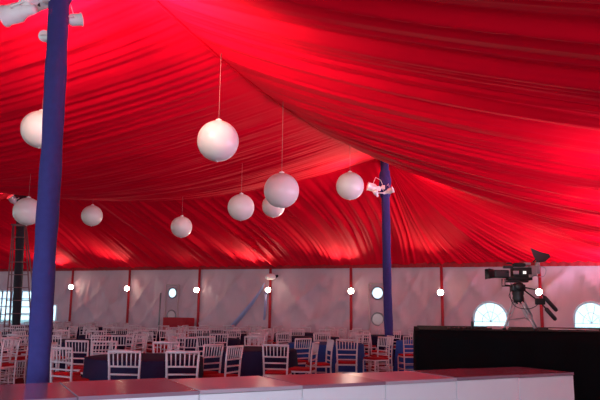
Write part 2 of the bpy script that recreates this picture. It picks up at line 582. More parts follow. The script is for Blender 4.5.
porthole_door('door_1', sd1, zc1, 0.21, 0.6, zc1 + 0.32, 0)
porthole_door('door_2', sd2, zc2, 0.20, 0.6, zc2 + 0.32, 0)

# dark red valance along the eave
n = 400
ss = np.linspace(SR, SL, n)[:, None] * np.ones((1, 4))
dz = np.array([0.15, 0.05, -0.02, -0.09])[None, :]
wv = 0.02 * np.sin(ss * 24) * np.array([0, .5, 1, 1.3])[None, :]
offs = 0.13 + wv
P = np.stack([WALL0.x + u.x * ss - e.x * offs, WALL0.y + u.y * ss - e.y * offs, zeave(ss) + dz], -1)
o, _ = grid_mesh('trim_1', P, M['redtrim']); struct(o)

# ------------------------------------------------------------------ posts and lamps along the wall
ORD = ['first', 'second', 'third', 'fourth', 'fifth', 'sixth', 'seventh']
posts = [(74, 71, 287), (131, 127, 288.5), (201, 196.5, 290), (272, 268, 290), (352.5, 351, 291), (443, 440.5, 292.5), (541, 539, 292)]
for i, (px, lx, ly) in enumerate(posts):
    s, w = wall_pt(px)
    w = w - e * 0.16
    zt = zeave(s) + 0.0
    post = thing('wall_post', f'thin red sleeved tent post at the wall, {ORD[i]} from the left', 'post', (w.x, w.y, 0), 0, 'red posts along the tent wall')
    bm = nb(); tube(bm, [(0, 0, 0.02), (0.004, 0, 1.2), (0, 0, zt)], [0.052, 0.05, 0.048], 10)
    obj('sleeve', bm, M['redpole'], post)
    bm = nb(); lathe(bm, [(0, 0), (0.14, 0), (0.14, 0.015), (0.06, 0.03), (0.0, 0.03)], 16); obj('base_plate', bm, M['steel'], post)
    q = w - e * 0.15
    zl = atY(lx, ly, q.y).z; xl = colX(lx, q.y, zl)
    dloc = Vector((xl, q.y, zl))
    lamp = thing('wall_lamp', f'bright round floodlight on the red wall post, {ORD[i]} from the left', 'lamp', dloc, 0, 'floodlights along the tent wall')
    dc = (Vector((0, 0, H)) - dloc); dc.z = 0; dc.normalize()
    mx = axis_mtx((0, 0, 0), dc)
    bm = nb(); lathe(bm, [(0, -0.10), (0.05, -0.10), (0.085, -0.03), (0.095, 0.0), (0.10, 0.0), (0.09, -0.04), (0.055, -0.11), (0, -0.115)][::-1], 20, mx)
    obj('housing', bm, M['white'], lamp)
    bm = nb(); lathe(bm, [(0.098, -0.002), (0.08, 0.03), (0.04, 0.05), (0, 0.055)], 20, mx)
    obj('bulb', bm, M['lamp'], lamp)
    bm = nb(); tube(bm, [Vector(-dc * 0.11), Vector((w.x - xl, w.y - q.y, 0.0)) * 0.7 + Vector((0, 0, -0.03)), Vector((w.x - xl, w.y - q.y, -0.03))], 0.014, 6)
    obj('bracket', bm, M['steel'], lamp)
    ld = bpy.data.lights.new('up_light', 'SPOT'); ld.energy = E_UP * (1.0, .9, .12, 1.0, 1.0, .8, .5)[i]; ld.color = (1.0, 0.8, 0.68); ld.spot_size = math.radians(90); ld.spot_blend = 1.0; ld.shadow_soft_size = 0.08
    lo_ = bpy.data.objects.new('up_light', ld); link(lo_, lamp)
    lo_.matrix_local = axis_mtx(dc * 0.10 + Vector((0, 0, 0.08)), -(Vector((0, 0, 1)) - Vector((e.x, e.y, 0)) * 2.0))
    ld = bpy.data.lights.new('lamp_light', 'POINT'); ld.energy = E_WALL; ld.color = (1.0, 0.78, 0.62); ld.shadow_soft_size = 0.08
    lo_ = bpy.data.objects.new('lamp_light', ld); link(lo_, lamp); lo_.location = dc * 0.10 + Vector((0, 0, 0.06))

# lamps of the same kind on the posts of the side wall
for k_ in (1.2, 4.2, 7.2, 10.2, 13.2):
    w = P2 + e * DW - u * (WR - .2) - e * k_
    zt = 2.95
    post = thing('wall_post', 'thin red sleeved tent post on the side wall beyond the picture edge', 'post', (w.x, w.y, 0), 0, 'side wall posts')
    bm = nb(); tube(bm, [(0, 0, .02), (0, 0, zt)], .05, 8); obj('sleeve', bm, M['redpole'], post)
    lamp = thing('wall_lamp', 'floodlight on a side wall post beyond the picture edge', 'lamp', (w.x + u.x * .14, w.y + u.y * .14, 2.15), 0, 'side wall floodlights')
    bm = nb(); mx = axis_mtx((0, 0, 0), (u.x, u.y, 0)); lathe(bm, [(0, -0.14), (0.05, -0.10), (0.085, -0.03), (0.10, 0.0), (0.07, 0.005), (0, .01)][::-1], 20, mx); obj('housing', bm, M['white'], lamp)
    ld = bpy.data.lights.new('up_light', 'SPOT'); ld.energy = E_SIDE; ld.color = (1.0, 0.65, 1.0); ld.spot_size = math.radians(110); ld.spot_blend = 1.0; ld.shadow_soft_size = 0.1
    lo_ = bpy.data.objects.new('up_light', ld); link(lo_, lamp)
    lo_.matrix_local = axis_mtx(Vector((u.x, u.y, 0)) * .12 + Vector((0, 0, .1)), -(Vector((0, 0, 1)) + Vector((u.x, u.y, 0)) * 1.3))

# ------------------------------------------------------------------ tent poles
def pole(name, label, p0, p1, r, m, strap=None):
    """p0 bottom and p1 top in the world"""
    t = thing(name, label, 'tent pole', p0)
    d = p1 - p0
    n = 60; bm = nb(); rings = []
    for i in range(n + 1):
        f = i / n; c = d * f
        rr = r * (1 + 0.03 * math.sin(f * 31) + 0.025 * math.sin(f * 67))
        ring = []
        for k in range(20):
            a_ = 2 * PI * k / 20
            q = rr * (1 + 0.05 * math.cos(3 * a_ + f * 9) + 0.02 * math.sin(7 * a_ + f * 23))
            ring.append(bm.verts.new((c.x + q * math.cos(a_), c.y + q * math.sin(a_), c.z)))
        rings.append(ring)
    for a_, b2 in zip(rings, rings[1:]):
        for k in range(20): bm.faces.new((a_[k], a_[(k + 1) % 20], b2[(k + 1) % 20], b2[k]))
    bm.faces.new(rings[0][::-1]); bm.faces.new(rings[-1])
    obj('sleeve', bm, m, t)
    bm = nb(); lathe(bm, [(0, 0), (r * 2, 0), (r * 2, 0.02), (r * 1.1, 0.03), (r * 1.1, 0.08), (0, 0.08)], 24); obj('base_plate', bm, M['steel'], t)
    return t

def top_at(px, py, Y):
    return atY(px, py, Y)
# near pole: axis through (38,382) and (59.5,0)
def axis_pole(xb, yb, xt, yt, Y, ztop):
    b = atY(xb, yb, Y); t_ = atY(xt, yt, Y)
    d = (t_ - b) / (t_.z - b.z)
    return b - d * b.z, b + d * (ztop - b.z)
pb, pt = axis_pole(38.3, 382, 59.5, 0, 6.5, ZP + 0.1)
near_pole = pole('tent_pole', 'tall thick violet-blue sleeved tent pole standing just behind the white stage', pb, pt, 0.108, M['pole'])
pb2, pt2 = axis_pole(388.6, 330, 384.6, 165, 17.0, ZP + 0.0)
far_pole = pole('tent_pole', 'slimmer looking violet-blue tent pole standing among the chairs at the far row', pb2, pt2, 0.112, M['pole'])
P3 = P2 + u * L3
pb3, pt3 = axis_pole(16.5, 320, 21.5, 200, P3.y, ZP)
black_pole = pole('tent_pole', 'black sleeved tent pole in front of the bright windows beside the ladder', pb3, pt3, 0.14, M['blackpole'])
# scarves of cloth knotted round the poles
def knot(c, r, m, parent, k=1.35, h=0.5, seed=0):
    rr = random.Random(seed); bm = nb(); n = 28; prof = []
    for i in range(13):
        f = i / 12; prof.append((r * (1 + (k - 1) * math.sin(PI * f) ** 0.7), -h / 2 + h * f))
    rings = []
    for (q, z) in prof:
        rings.append([bm.verts.new((c.x + (q + 0.012 * math.sin(5 * a_ + z * 20) + 0.015 * math.sin(2 * a_ + 1)) * math.cos(a_), c.y + (q + 0.012 * math.sin(5 * a_ + z * 20)) * math.sin(a_), c.z + z)) for a_ in [2 * PI * j / n for j in range(n)]])
    for a_, b2 in zip(rings, rings[1:]):
        for j in range(n): bm.faces.new((a_[j], a_[(j + 1) % n], b2[(j + 1) % n], b2[j]))
    obj('knotted_wrap', bm, m, parent)
def on_pole(p0, p1, z): return p0 + (p1 - p0) * ((z - p0.z) / (p1.z - p0.z)) - p0
knot(on_pole(pb, pt, atY(59, -6, 6.5).z + 0.1), 0.108, M['pole'], near_pole, 1.3, 0.4)
knot(on_pole(pb2, pt2, atY(385, 184, 17).z), 0.112, M['pole'], far_pole, 1.32, 0.75)
knot(on_pole(pb3, pt3, atY(21, 197, P3.y).z), 0.14, M['blackpole'], black_pole, 1.9, 0.6)
# cloth collar of red gathers where the ceiling meets the pole top
for nm, (pp, r_) in (('a', (pt2, 0.12)), ('b', (pt, 0.12)), ('c', (pt3, 0.15))):
    pass

# ------------------------------------------------------------------ spotlights clamped to the poles
def par_can(label, loc, aim, clamp_to, size=1.0, energy=0.0, group='white spotlights clamped on the poles', spot=100, col=(1, .80, .66)):
    t = thing('spotlight', label, 'spotlight', loc, 0, group)
    aim = Vector(aim).normalized(); mx = axis_mtx((0, 0, 0), aim)
    r = 0.085 * size; L = 0.24 * size
    bm = nb(); lathe(bm, [(0, -L * .7), (r * .45, -L * .7), (r * .55, -L * .55), (r * .62, -L * .3), (r, -L * .1), (r, L * .45), (r * 1.12, L * .45), (r * 1.12, L * .5), (r * .9, L * .5), (r * .9, L * .1), (0, L * .1)][::-1], 20, mx)
    obj('can', bm, M['white'], t)
    bm = nb(); lathe(bm, [(r * .88, L * .13), (r * .5, L * .18), (0, L * .2)], 20, mx); obj('lens', bm, M['lens'], t)
    side = aim.cross(Vector((0, 0, 1))); side.normalize() if side.length > .01 else None
    c = Vector(clamp_to) - Vector(loc)
    bm = nb()
    k = c.normalized() * min(c.length * .5, r * 2)
    tube(bm, [side * r * 1.15, side * r * 1.2 + k, k * 1.25, -side * r * 1.2 + k, -side * r * 1.15], 0.012 * size, 6)
    obj('yoke', bm, M['white'], t)
    bm = nb(); tube(bm, [k * 1.2, c * 0.97], 0.022 * size, 8)
    bbox(bm, c * 0.93, (0.07 * size, 0.07 * size, 0.09 * size), None, 0.01)
    obj('clamp', bm, M['white'], t)
    bm = nb(); bbox(bm, k * 1.3 + Vector((0, 0, -0.035)), (0.035, 0.035, 0.03), None, 0.004); tube(bm, [k * 1.3 + side * -0.03, k * 1.3 + side * 0.05], 0.014, 8)
    obj('locking_knob', bm, M['black'], t)
    # safety cable
    bm = nb(); pts = [Vector((0, 0, r)), c * 0.25 + Vector((0, 0, 0.22 * size)), c * 0.7 + Vector((0, 0, 0.16 * size)), c * 0.95 + Vector((0, 0, 0.02))]
    tube(bm, pts, 0.006 * size, 5); obj('safety_cable', bm, M['white'], t)
    if energy:
        ld = bpy.data.lights.new('spot_light', 'SPOT'); ld.energy = energy; ld.color = col
        ld.spot_size = math.radians(spot); ld.spot_blend = 0.9; ld.shadow_soft_size = 0.06
        lo_ = bpy.data.objects.new('spot_light', ld); link(lo_, t)
        lo_.matrix_local = axis_mtx(aim * (L * .55), -aim)
    return t

def P_(px, py, Y): return atY(px, py, Y)
pa = pb + on_pole(pb, pt, P_(58, 8, 6.4).z)
par_can('large white spotlight high on the near blue pole, reaching out to its left', P_(17, 13, 6.35), (-0.75, 0.1, -0.15), P_(50, -4, 6.45), 1.25)
par_can('second white spotlight clamped close against the near blue pole top', P_(34, 2, 6.45), (0.1, 1.0, 0.75), P_(50, -6, 6.5), 1.2, E_SPOT_NEAR, spot=130)
par_can('small white spotlight behind the near blue pole, its curved hook to the right', P_(73, 20, 6.62), (0.9, 0.45, 0.30), P_(58, 18, 6.5), 0.8, E_SPOT_NEAR * 1.5, spot=120)
par_can('little white bracket light peeking out behind the near blue pole', P_(47, 37, 6.62), (-0.9, 0.9, 0.6), P_(56, 35, 6.5), 0.7, E_SPOT_NEAR * .5, spot=120)
par_can('white spotlight on the far blue pole beside the hanging globe', P_(373, 187.5, 16.72), (-1.0, -0.10, 0.22), P_(384, 187.5, 16.9), 1.25, E_SPOT_FAR, spot=130)
par_can('second white spotlight below the first on the far blue pole', P_(376, 193, 16.6), (-0.5, -0.8, 0.7), P_(385, 193, 16.85), 0.75, E_SPOT_FAR * .5, spot=130)
par_can('small white spotlight on the camera side of the far blue pole', P_(389.5, 191, 16.8), (1.0, -0.5, 0.35), P_(386, 191, 16.9), 0.9, E_SPOT_FAR * 1.5, spot=130)
par_can('white spotlight on the black pole above the hidden ladder top', P_(13, 200, P3.y - .3), (-0.4, -0.6, 0.7), P_(20, 197, P3.y - .1), 1.4, E_SPOT_FAR, spot=130)

# ------------------------------------------------------------------ hanging white globes
globes = [
    (218, 141, 20.7, 'largest white globe, hanging alone high near the tent middle'),
    (281.5, 190.5, 17.6, 'large white globe overlapping a smaller one behind it'),
    (273.5, 206, 11.5, 'small white globe half hidden behind the larger globe'),
    (241, 207.3, 13.3, 'medium white globe just left of the overlapping pair'),
    (181.5, 227, 10.6, 'small white globe above the third wall lamp, lowest of all'),
    (92, 215.7, 10.4, 'small white globe just right of the near blue pole'),
    (40.5, 129.5, 18.8, 'large white globe half hidden high behind the near blue pole'),
    (27.5, 211.5, 13.8, 'white globe hanging in front of the black pole top'),
    (350, 186, 13.9, 'white globe beside the spotlights of the far blue pole'),
]
GR = 0.30
gproto = None
def globe(px, py, r, label):
    global gproto
    Y = GR * F / r / 1.0
    c = atY(px, py, Y)
    dd = (c - Vector((0, 0, H))).dot(fw)
    c = Vector((0, 0, H)) + (c - Vector((0, 0, H))) * ((GR * F / r) / dd)
    t = thing('hanging_globe', label, 'globe light', c, 0, 'white globes hanging from the red ceiling')
    if gproto is None:
        bm = nb(); lathe(bm, [(GR * math.sin(PI * k / 32), -GR * math.cos(PI * k / 32)) for k in range(33)], 48)
        g = obj('globe_skin', bm, M['globe'])
        bm = nb(); lathe(bm, [(0.045, GR - .012), (0.045, GR + .02), (0.02, GR + .03), (0.008, GR + .04), (0, GR + .04)], 16)
        c_2 = obj('cap', bm, M['white'])
        bm = nb(); lathe(bm, [(0, -GR - .012), (0.016, -GR - .01), (0.02, -GR + .005)], 12)
        v = obj('valve', bm, M['white'])
        gproto = (g, c_2, v)
        for q in gproto: q.parent = t
    else:
        for q in gproto:
            k = q.copy(); COL.objects.link(k); k.parent = t
    hit = BV.ray_cast(c + Vector((0, 0, GR + .2)), Vector((0, 0, 1)))
    zt = hit[0].z if hit[0] else ZP
    bm = nb(); tube(bm, [(0, 0, GR + 0.05), (0, 0, zt - c.z)], 0.004, 5); obj('cord', bm, M['cord'], t)
    t.rotation_euler.z = random.random() * 6
for g in globes: globe(*g)

# ------------------------------------------------------------------ the white stage
ZS = 0.80
A0 = atZ(78, 396, ZS); A1 = atZ(574, 372.3, ZS)
fd = (A1 - A0); fd.z = 0; fdl = fd.length; fd.normalize()
bd = Vector((-fd.y, fd.x, 0))                 # away from the front edge
def s_on(px):
    """distance from A0 of the front edge point in column px"""
    lo, hi = -8.0, 12.0
    for _ in range(50):
        m = (lo + hi) / 2; p = A0 + fd * m
        if proj(p)[0] < px: lo = m
        else: hi = m
    return m
mod = [s_on(x) for x in (-260, 78, 200, 303, 386, 457, 519, 574)]
mod = [mod[1] - (mod[2] - mod[1]) * 3, mod[1] - (mod[2] - mod[1]) * 2, mod[1] - (mod[2] - mod[1])] + mod[1:]
depth_r = (atZ(515, 366.8, ZS) - A1).dot(bd)
depth_l = (atZ(120, 381, ZS) - A0).dot(bd)
print('stage modules', mod, depth_r, depth_l, A0, A1)
stage_lab = [
    'white gloss stage block at the left end, cut by the picture edge',
    'white gloss stage block in front of the near blue pole base',
    'white gloss stage block next right of the near blue pole, reflecting red',
    'white gloss stage block in front of the two closest white chairs',
    'white gloss stage block before the edge-on chair, with pale reflections',
    'white gloss stage block reflecting a deep red triangle',
    'white gloss stage block in front of the blue-tinted tables',
    'white gloss stage block touching the black riser drape, second from its end',
    'white gloss stage block at the far right end of the stage']
for i in range(len(mod) - 1):
    a_, b2 = mod[i], mod[i + 1]
    dep = depth_l if i <= 4 else depth_r
    ln = b2 - a_ - 0.006
    ang = math.atan2(fd.y, fd.x)
    o_ = A0 + fd * (a_ + 0.003)
    zt = ZS + (0.004 if i % 2 else 0.0)
    t = thing('stage_block', stage_lab[min(i + (9 - (len(mod) - 1)), 8)], 'stage block', (o_.x, o_.y, 0), ang, 'white blocks forming the stage')
    tilt = {0: .018, 1: .020, 2: .021, 3: .019, 4: 0.0, 5: 0.014, 6: 0.004}.get(i, 0.0)
    bm = nb(); bbox(bm, (ln / 2, dep / 2, zt - 0.015), (ln, dep, 0.03), Euler((tilt, 0, 0)).to_matrix(), 0.003); obj('top_panel', bm, M['stagereflect' if i in (4, 6) else 'stagesatin' if i == 5 else 'stage'], t, smooth=False)
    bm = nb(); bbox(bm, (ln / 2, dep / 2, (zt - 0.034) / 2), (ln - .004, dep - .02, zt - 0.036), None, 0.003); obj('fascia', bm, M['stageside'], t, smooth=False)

# ------------------------------------------------------------------ black riser for the television camera
ZR = 1.19
rl = atZ(415, 329.0, ZR)
YF = 8.75
xl = colX(415, YF, ZR)
RIS = [Vector((xl, YF)), Vector((9.2, YF - 0.5)), Vector((10.3, YF + 2.4)), Vector((xl + 0.55, YF + 3.2))]
bm = nb(); k = 40; top, bot = [], []
peri = []
for i in range(4):
    a_, b2 = RIS[i], RIS[(i + 1) % 4]
    n_ = int((b2 - a_).length / 0.06); nn = Vector(((b2 - a_).y, -(b2 - a_).x)).normalized()
    for j in range(n_):
        f_ = j / n_; w_ = 0.018 * math.sin(f_ * (b2 - a_).length * 11 + i) * math.sin(PI * f_) ** .3
        peri.append((a_ + (b2 - a_) * f_, nn * w_))
t = thing('camera_riser', 'high platform draped in black cloth that carries the television camera', 'platform', (xl, YF, 0))
og = Vector((xl, YF))
top = [bm.verts.new((*(p - og), ZR)) for p, w_ in peri]; bot = [bm.verts.new((*(p + w_ * 1.6 - og), 0.01)) for p, w_ in peri]
midr = [bm.verts.new((*(p + w_ - og), ZR - 0.15)) for p, w_ in peri]
N_ = len(peri)
for i in range(N_):
    bm.faces.new((bot[i], bot[(i + 1) % N_], midr[(i + 1) % N_], midr[i])); bm.faces.new((midr[i], midr[(i + 1) % N_], top[(i + 1) % N_], top[i]))
bm.faces.new(top)
obj('black_drape', bm, M['blackcloth'], t)
bm = nb(); cx = sum((p for p in RIS), Vector((0, 0))) / 4 - og
hv = [bm.verts.new((*( (p - og) * 0.985 + cx * 0.015), ZR + 0.002)) for p in RIS]; h2 = [bm.verts.new((*( (p - og) * 0.985 + cx * 0.015), ZR + 0.016)) for p in RIS]
bm.faces.new(h2); bm.faces.new(hv[::-1])
for i in range(4): bm.faces.new((hv[i], hv[(i + 1) % 4], h2[(i + 1) % 4], h2[i]))
obj('deck', bm, M['blackcloth'], t, smooth=False)
ZD = ZR + 0.016

# ------------------------------------------------------------------ television camera on its tripod
YC = 9.35
def C(px, py, dy=0.0): return atY(px, py, YC + dy)
tri0 = C(521, 300); base = Vector((tri0.x, YC, ZD))
tri = thing('tripod', 'heavy camera tripod with grey legs standing on the black riser', 'tripod', base)
def T(v): return v - base
hub = C(518.5, 292)
feet = [atZ(504, 330.5, ZD), None, atZ(535.5, 330.2, ZD)]
feet = [Vector((colX(504.5, YC - .1, ZD), YC - .1, ZD)), Vector((colX(527.5, YC + .1, ZD), YC - .22, ZD)), Vector((colX(536.5, YC + .25, ZD), YC + .25, ZD))]
tops = [C(515, 300), C(519.5, 301, -.05), C(522.5, 300, .05)]
for f_, tp in zip(feet, tops):
    dd = (f_ - tp); sd = dd.cross(Vector((0, 1, 0))).normalized() * 0.022
    bm = nb(); mid = tp + dd * .55
    tube(bm, [T(tp + sd), T(mid + sd)], 0.015, 8); tube(bm, [T(tp - sd), T(mid - sd)], 0.015, 8)
    tube(bm, [T(tp + dd * .45), T(f_ + Vector((0, 0, .02)))], 0.018, 8); bbox(bm, T(mid), (0.07, 0.03, 0.035), None, .005)
    lg = obj('leg', bm, M['alu'], tri)
    bm = nb(); lathe(bm, [(0, 0.0), (0.028, 0.0), (0.03, 0.015), (0.016, 0.03), (0, .03)], 12, Matrix.Translation(T(f_))); obj('rubber_foot', bm, M['black'], lg)
bm = nb()
cc = sum(feet, Vector()) / 3 + Vector((0, 0, .17))
for f_, tp in zip(feet, tops): tube(bm, [T(cc), T(f_ + (tp - f_) * .33)], 0.008, 6)
obj('spreader', bm, M['grey'], tri)
bm = nb(); m_ = Matrix.Translation(T(C(518.5, 302)))
lathe(bm, [(0, -.03), (.04, -.03), (.075, .0), (.085, .05), (.075, .09), (.085, .11), (.085, .16), (.06, .18), (0, .18)], 20, m_)
obj('bowl', bm, M['black'], tri)
bm = nb(); bbox(bm, T(C(517.5, 288)), (0.19, 0.15, 0.10), None, .02); lathe(bm, [(0, -.1), (.06, -.1), (.065, -.06), (.065, .06), (.06, .1), (0, .1)], 20, axis_mtx(T(C(518, 287)), (0, 1, 0)))
bbox(bm, T(C(517, 281.5)), (0.30, 0.11, 0.025), None, .006)
obj('pan_head', bm, M['black'], tri)
# pan bars with grips
for k_, (a_, m2, b2) in enumerate((((524, 290), (541, 303), (556, 320)), ((522, 287), (538, 290), (557, 311)))):
    dy = -.12 if k_ == 0 else .14
    bm = nb(); pA, pB, pC = T(C(*a_, dy * .5)), T(C(*m2, dy)), T(C(*b2, dy))
    tube(bm, [pA, pB, pC], 0.010, 8); pbn = obj('pan_bar', bm, M['darkgreen'], tri)
    bm = nb(); g0 = pB + (pC - pB) * .30
    tube(bm, [g0, g0 + (pC - g0) * .1, g0 + (pC - g0) * .9, pC], [.018, .030, .030, .020], 10); obj('grip', bm, M['black'], pbn)
    if k_ == 0:
        bm = nb(); bbox(bm, pB + Vector((-.02, -.02, .02)), (.13, .07, .09), None, .015); obj('zoom_control', bm, M['darkgreen'], pbn)
# thin crooked cable loops
def cable(name, label, pts, r=0.006):
    b0 = pts[0]; bm = nb(); P4 = []
    for i in range(len(pts) - 1):
        p0_, p1_, p2_, p3_ = pts[max(i - 1, 0)], pts[i], pts[i + 1], pts[min(i + 2, len(pts) - 1)]
        for j in range(6):
            f_ = j / 6
            P4.append(0.5 * ((2 * p1_) + (p2_ - p0_) * f_ + (2 * p0_ - 5 * p1_ + 4 * p2_ - p3_) * f_ ** 2 + (3 * p1_ - p0_ - 3 * p2_ + p3_) * f_ ** 3))
    P4.append(pts[-1]); tube(bm, P4, r, 6)
    return bm
bm = cable('', '', [T(C(512, 283, -.1)), T(C(510, 295, -.15)), T(C(515, 306, -.15)), T(C(527, 309, -.15)), T(C(536, 306, -.15)), T(C(540, 300, -.14))], .006)
obj('cable', bm, M['black'], tri)

body0 = C(518, 279)
cm = thing('television_camera', 'black studio television camera with a long box lens on the tripod', 'television camera', body0)
def B(px, py, dy=0.0): return C(px, py, dy) - body0
# body
bm = nb()
bbox(bm, B(521, 272.5), (0.26, 0.17, 0.14), None, .012)
bbox(bm, B(519, 265.0), (0.16, 0.12, 0.05), None, .012)
bbox(bm, B(509, 263.2), (0.07, 0.05, 0.02), None, .006)
bbox(bm, B(519, 278.5), (0.34, 0.15, 0.05), None, .01)
for k_ in range(5): box(bm, B(508 + k_ * 4, 272, -.09), (.03, .01, .02))
obj('camera_body', bm, M['darkgreen'], cm)
# box lens and hood
bm = nb()
bbox(bm, B(500.5, 274), (0.21, 0.14, 0.115), None, .015)
bbox(bm, B(508, 267), (0.14, 0.06, 0.04), None, .008)
lz = obj('box_lens', bm, M['black'], cm)
bm = nb(); pf = [B(488, 264), B(493.5, 264.5)]
h0, h1 = B(486.8, 274), B(493, 274)
def frame_ring(bm, c, w, h): return [bm.verts.new(c + Vector((0, y, z))) for y, z in ((-w, -h), (w, -h), (w, h), (-w, h))]
q0 = frame_ring(bm, h0, .10, .075); q1 = frame_ring(bm, h1, .075, .06); q2 = frame_ring(bm, h0 + Vector((.004, 0, 0)), .092, .067); q3 = frame_ring(bm, h1 + Vector((.004, 0, 0)), .067, .052)
for ra, rb in ((q0, q1), (q2, q3), (q0, q2)):
    for i in range(4): bm.faces.new((ra[i], ra[(i + 1) % 4], rb[(i + 1) % 4], rb[i]))
obj('lens_hood', bm, M['black'], lz)
bm = nb(); lathe(bm, [(.065, 0), (.05, .01), (0, .02)], 24, axis_mtx(h1 + Vector((.0, 0, 0)), (-1, 0, 0))); obj('front_glass', bm, M['lensglass'], lz)
# rear column, viewfinder monitor high above the body
bm = nb(); bbox(bm, B(532, 271), (0.09, 0.15, 0.15), None, .012); bbox(bm, B(537.5, 268), (0.05, .07, .17), None, .012); bbox(bm, B(527, 264), (.08, .1, .04), None, .01)
obj('rear_adapter', bm, M['grey'], cm)
bm = nb(); tube(bm, [B(538, 262), B(538.5, 256), B(539, 252)], .018, 8); tube(bm, [B(533, 262), B(537, 258)], .010, 6)
arm = obj('viewfinder_arm', bm, M['darkgreen'], cm)
bm = nb()
rt = Euler((0, math.radians(12), 0)).to_matrix()
bbox(bm, B(540.8, 260.5), (.11, .12, .05), Euler((0, math.radians(-8), 0)).to_matrix(), .01)
vf = obj('viewfinder', bm, M['black'], cm)
bm = nb(); a1, a2 = B(533.5, 251), B(540, 257)
vt = [(530.5, 247.8), (533.5, 256.5), (537, 261), (545, 261.5), (550.5, 257), (549, 254), (540, 251.8)]
lo2 = [bm.verts.new(B(x_, y_, -.09)) for x_, y_ in vt]; hi2 = [bm.verts.new(B(x_, y_, .09)) for x_, y_ in vt]
bm.faces.new(lo2); bm.faces.new(hi2[::-1])
for i in range(len(vt)): bm.faces.new((lo2[i], hi2[i], hi2[(i + 1) % len(vt)], lo2[(i + 1) % len(vt)]))
obj('sun_hood', bm, M['black'], vf, smooth=False)
bm = nb(); bbox(bm, B(524.6, 272.5, -.093), (.045, .012, .04), None, .003); obj('lit_display', bm, M['screen'], cm, smooth=False)
bm = nb(); bbox(bm, B(516, 272.5, -.095), (.08, .015, .05), None, .004); bbox(bm, B(531, 276, -.095), (.06, .02, .04), None, .004); obj('side_controls', bm, M['grey'], cm)
bm = nb(); tube(bm, [B(502, 279), B(502, 286, -.06), B(519, 286.5, -.06), B(521, 283, -.05)], .009, 6)
tube(bm, [B(505, 279, .05), B(505, 285, .05), B(517, 286, .05)], .009, 6); obj('support_rails', bm, M['darkgreen'], cm)
bm = nb(); bm2 = cable('', '', [B(536, 266, -.1), B(543, 267, -.12), B(546, 270, -.12), B(544, 276, -.12), B(537, 277, -.1)], .005); obj('cable', bm2, M['grey'], cm); bm.free()
bm2 = cable('', '', [B(510, 281, -.1), B(511, 290, -.12), B(509, 296, -.12), B(513, 301, -.1)], .004); obj('cable', bm2, M['black'], cm)

# things lying on the riser
def small(name, px, py, size, m, label, cat, rz=0.0, Y=9.6, z0=ZD):
    x = colX(px, Y, z0)
    bm = nb(); bbox(bm, (0, 0, size[2] / 2), size, None, min(.004, size[2] * .3))
    o = obj(name, bm, m, smooth=False); o.location = (x, Y, z0); o.rotation_euler.z = rz
    return tag(o, label, cat)
small('flat_carton', 498, 324, (.26, .18, .045), M['pinkbox'], 'flat pinkish carton lying on the black riser below the camera', 'box', .1)
small('paper_pile', 562, 326, (.34, .22, .012), M['paper'], 'low pile of white papers on the riser right of the tripod', 'papers', -.1, 9.9)
small('paper_pile', 586, 326, (.22, .3, .008), M['paper'], 'thin pale sheets on the riser below the window at the picture edge', 'papers', .2, 9.9)
x_ = colX(472, 9.4, ZD); hs = small('walkie_talkie', 472.5, 322, (.035, .03, .11), M['black'], 'little black handheld radio upright on the riser by the arched window', 'radio', 0, 9.4)
bm = nb(); tube(bm, [(0, 0, .11), (0, 0, .17)], .005, 6); obj('antenna', bm, M['black'], hs)
pts = [Vector((colX(q_, 9.3 + w_, ZD), 9.3 + w_, ZD + .012)) for q_, w_ in ((448, .3), (452, .1), (457, .25), (461, .0), (466, .2), (471, .1), (478, .25), (486, .15), (500, .3), (510, .2))]
bm = cable('', '', pts, .011); o_ = tag(obj('black_cable', bm, M['black']), 'black cable winding along the riser edge towards the tripod', 'cable')

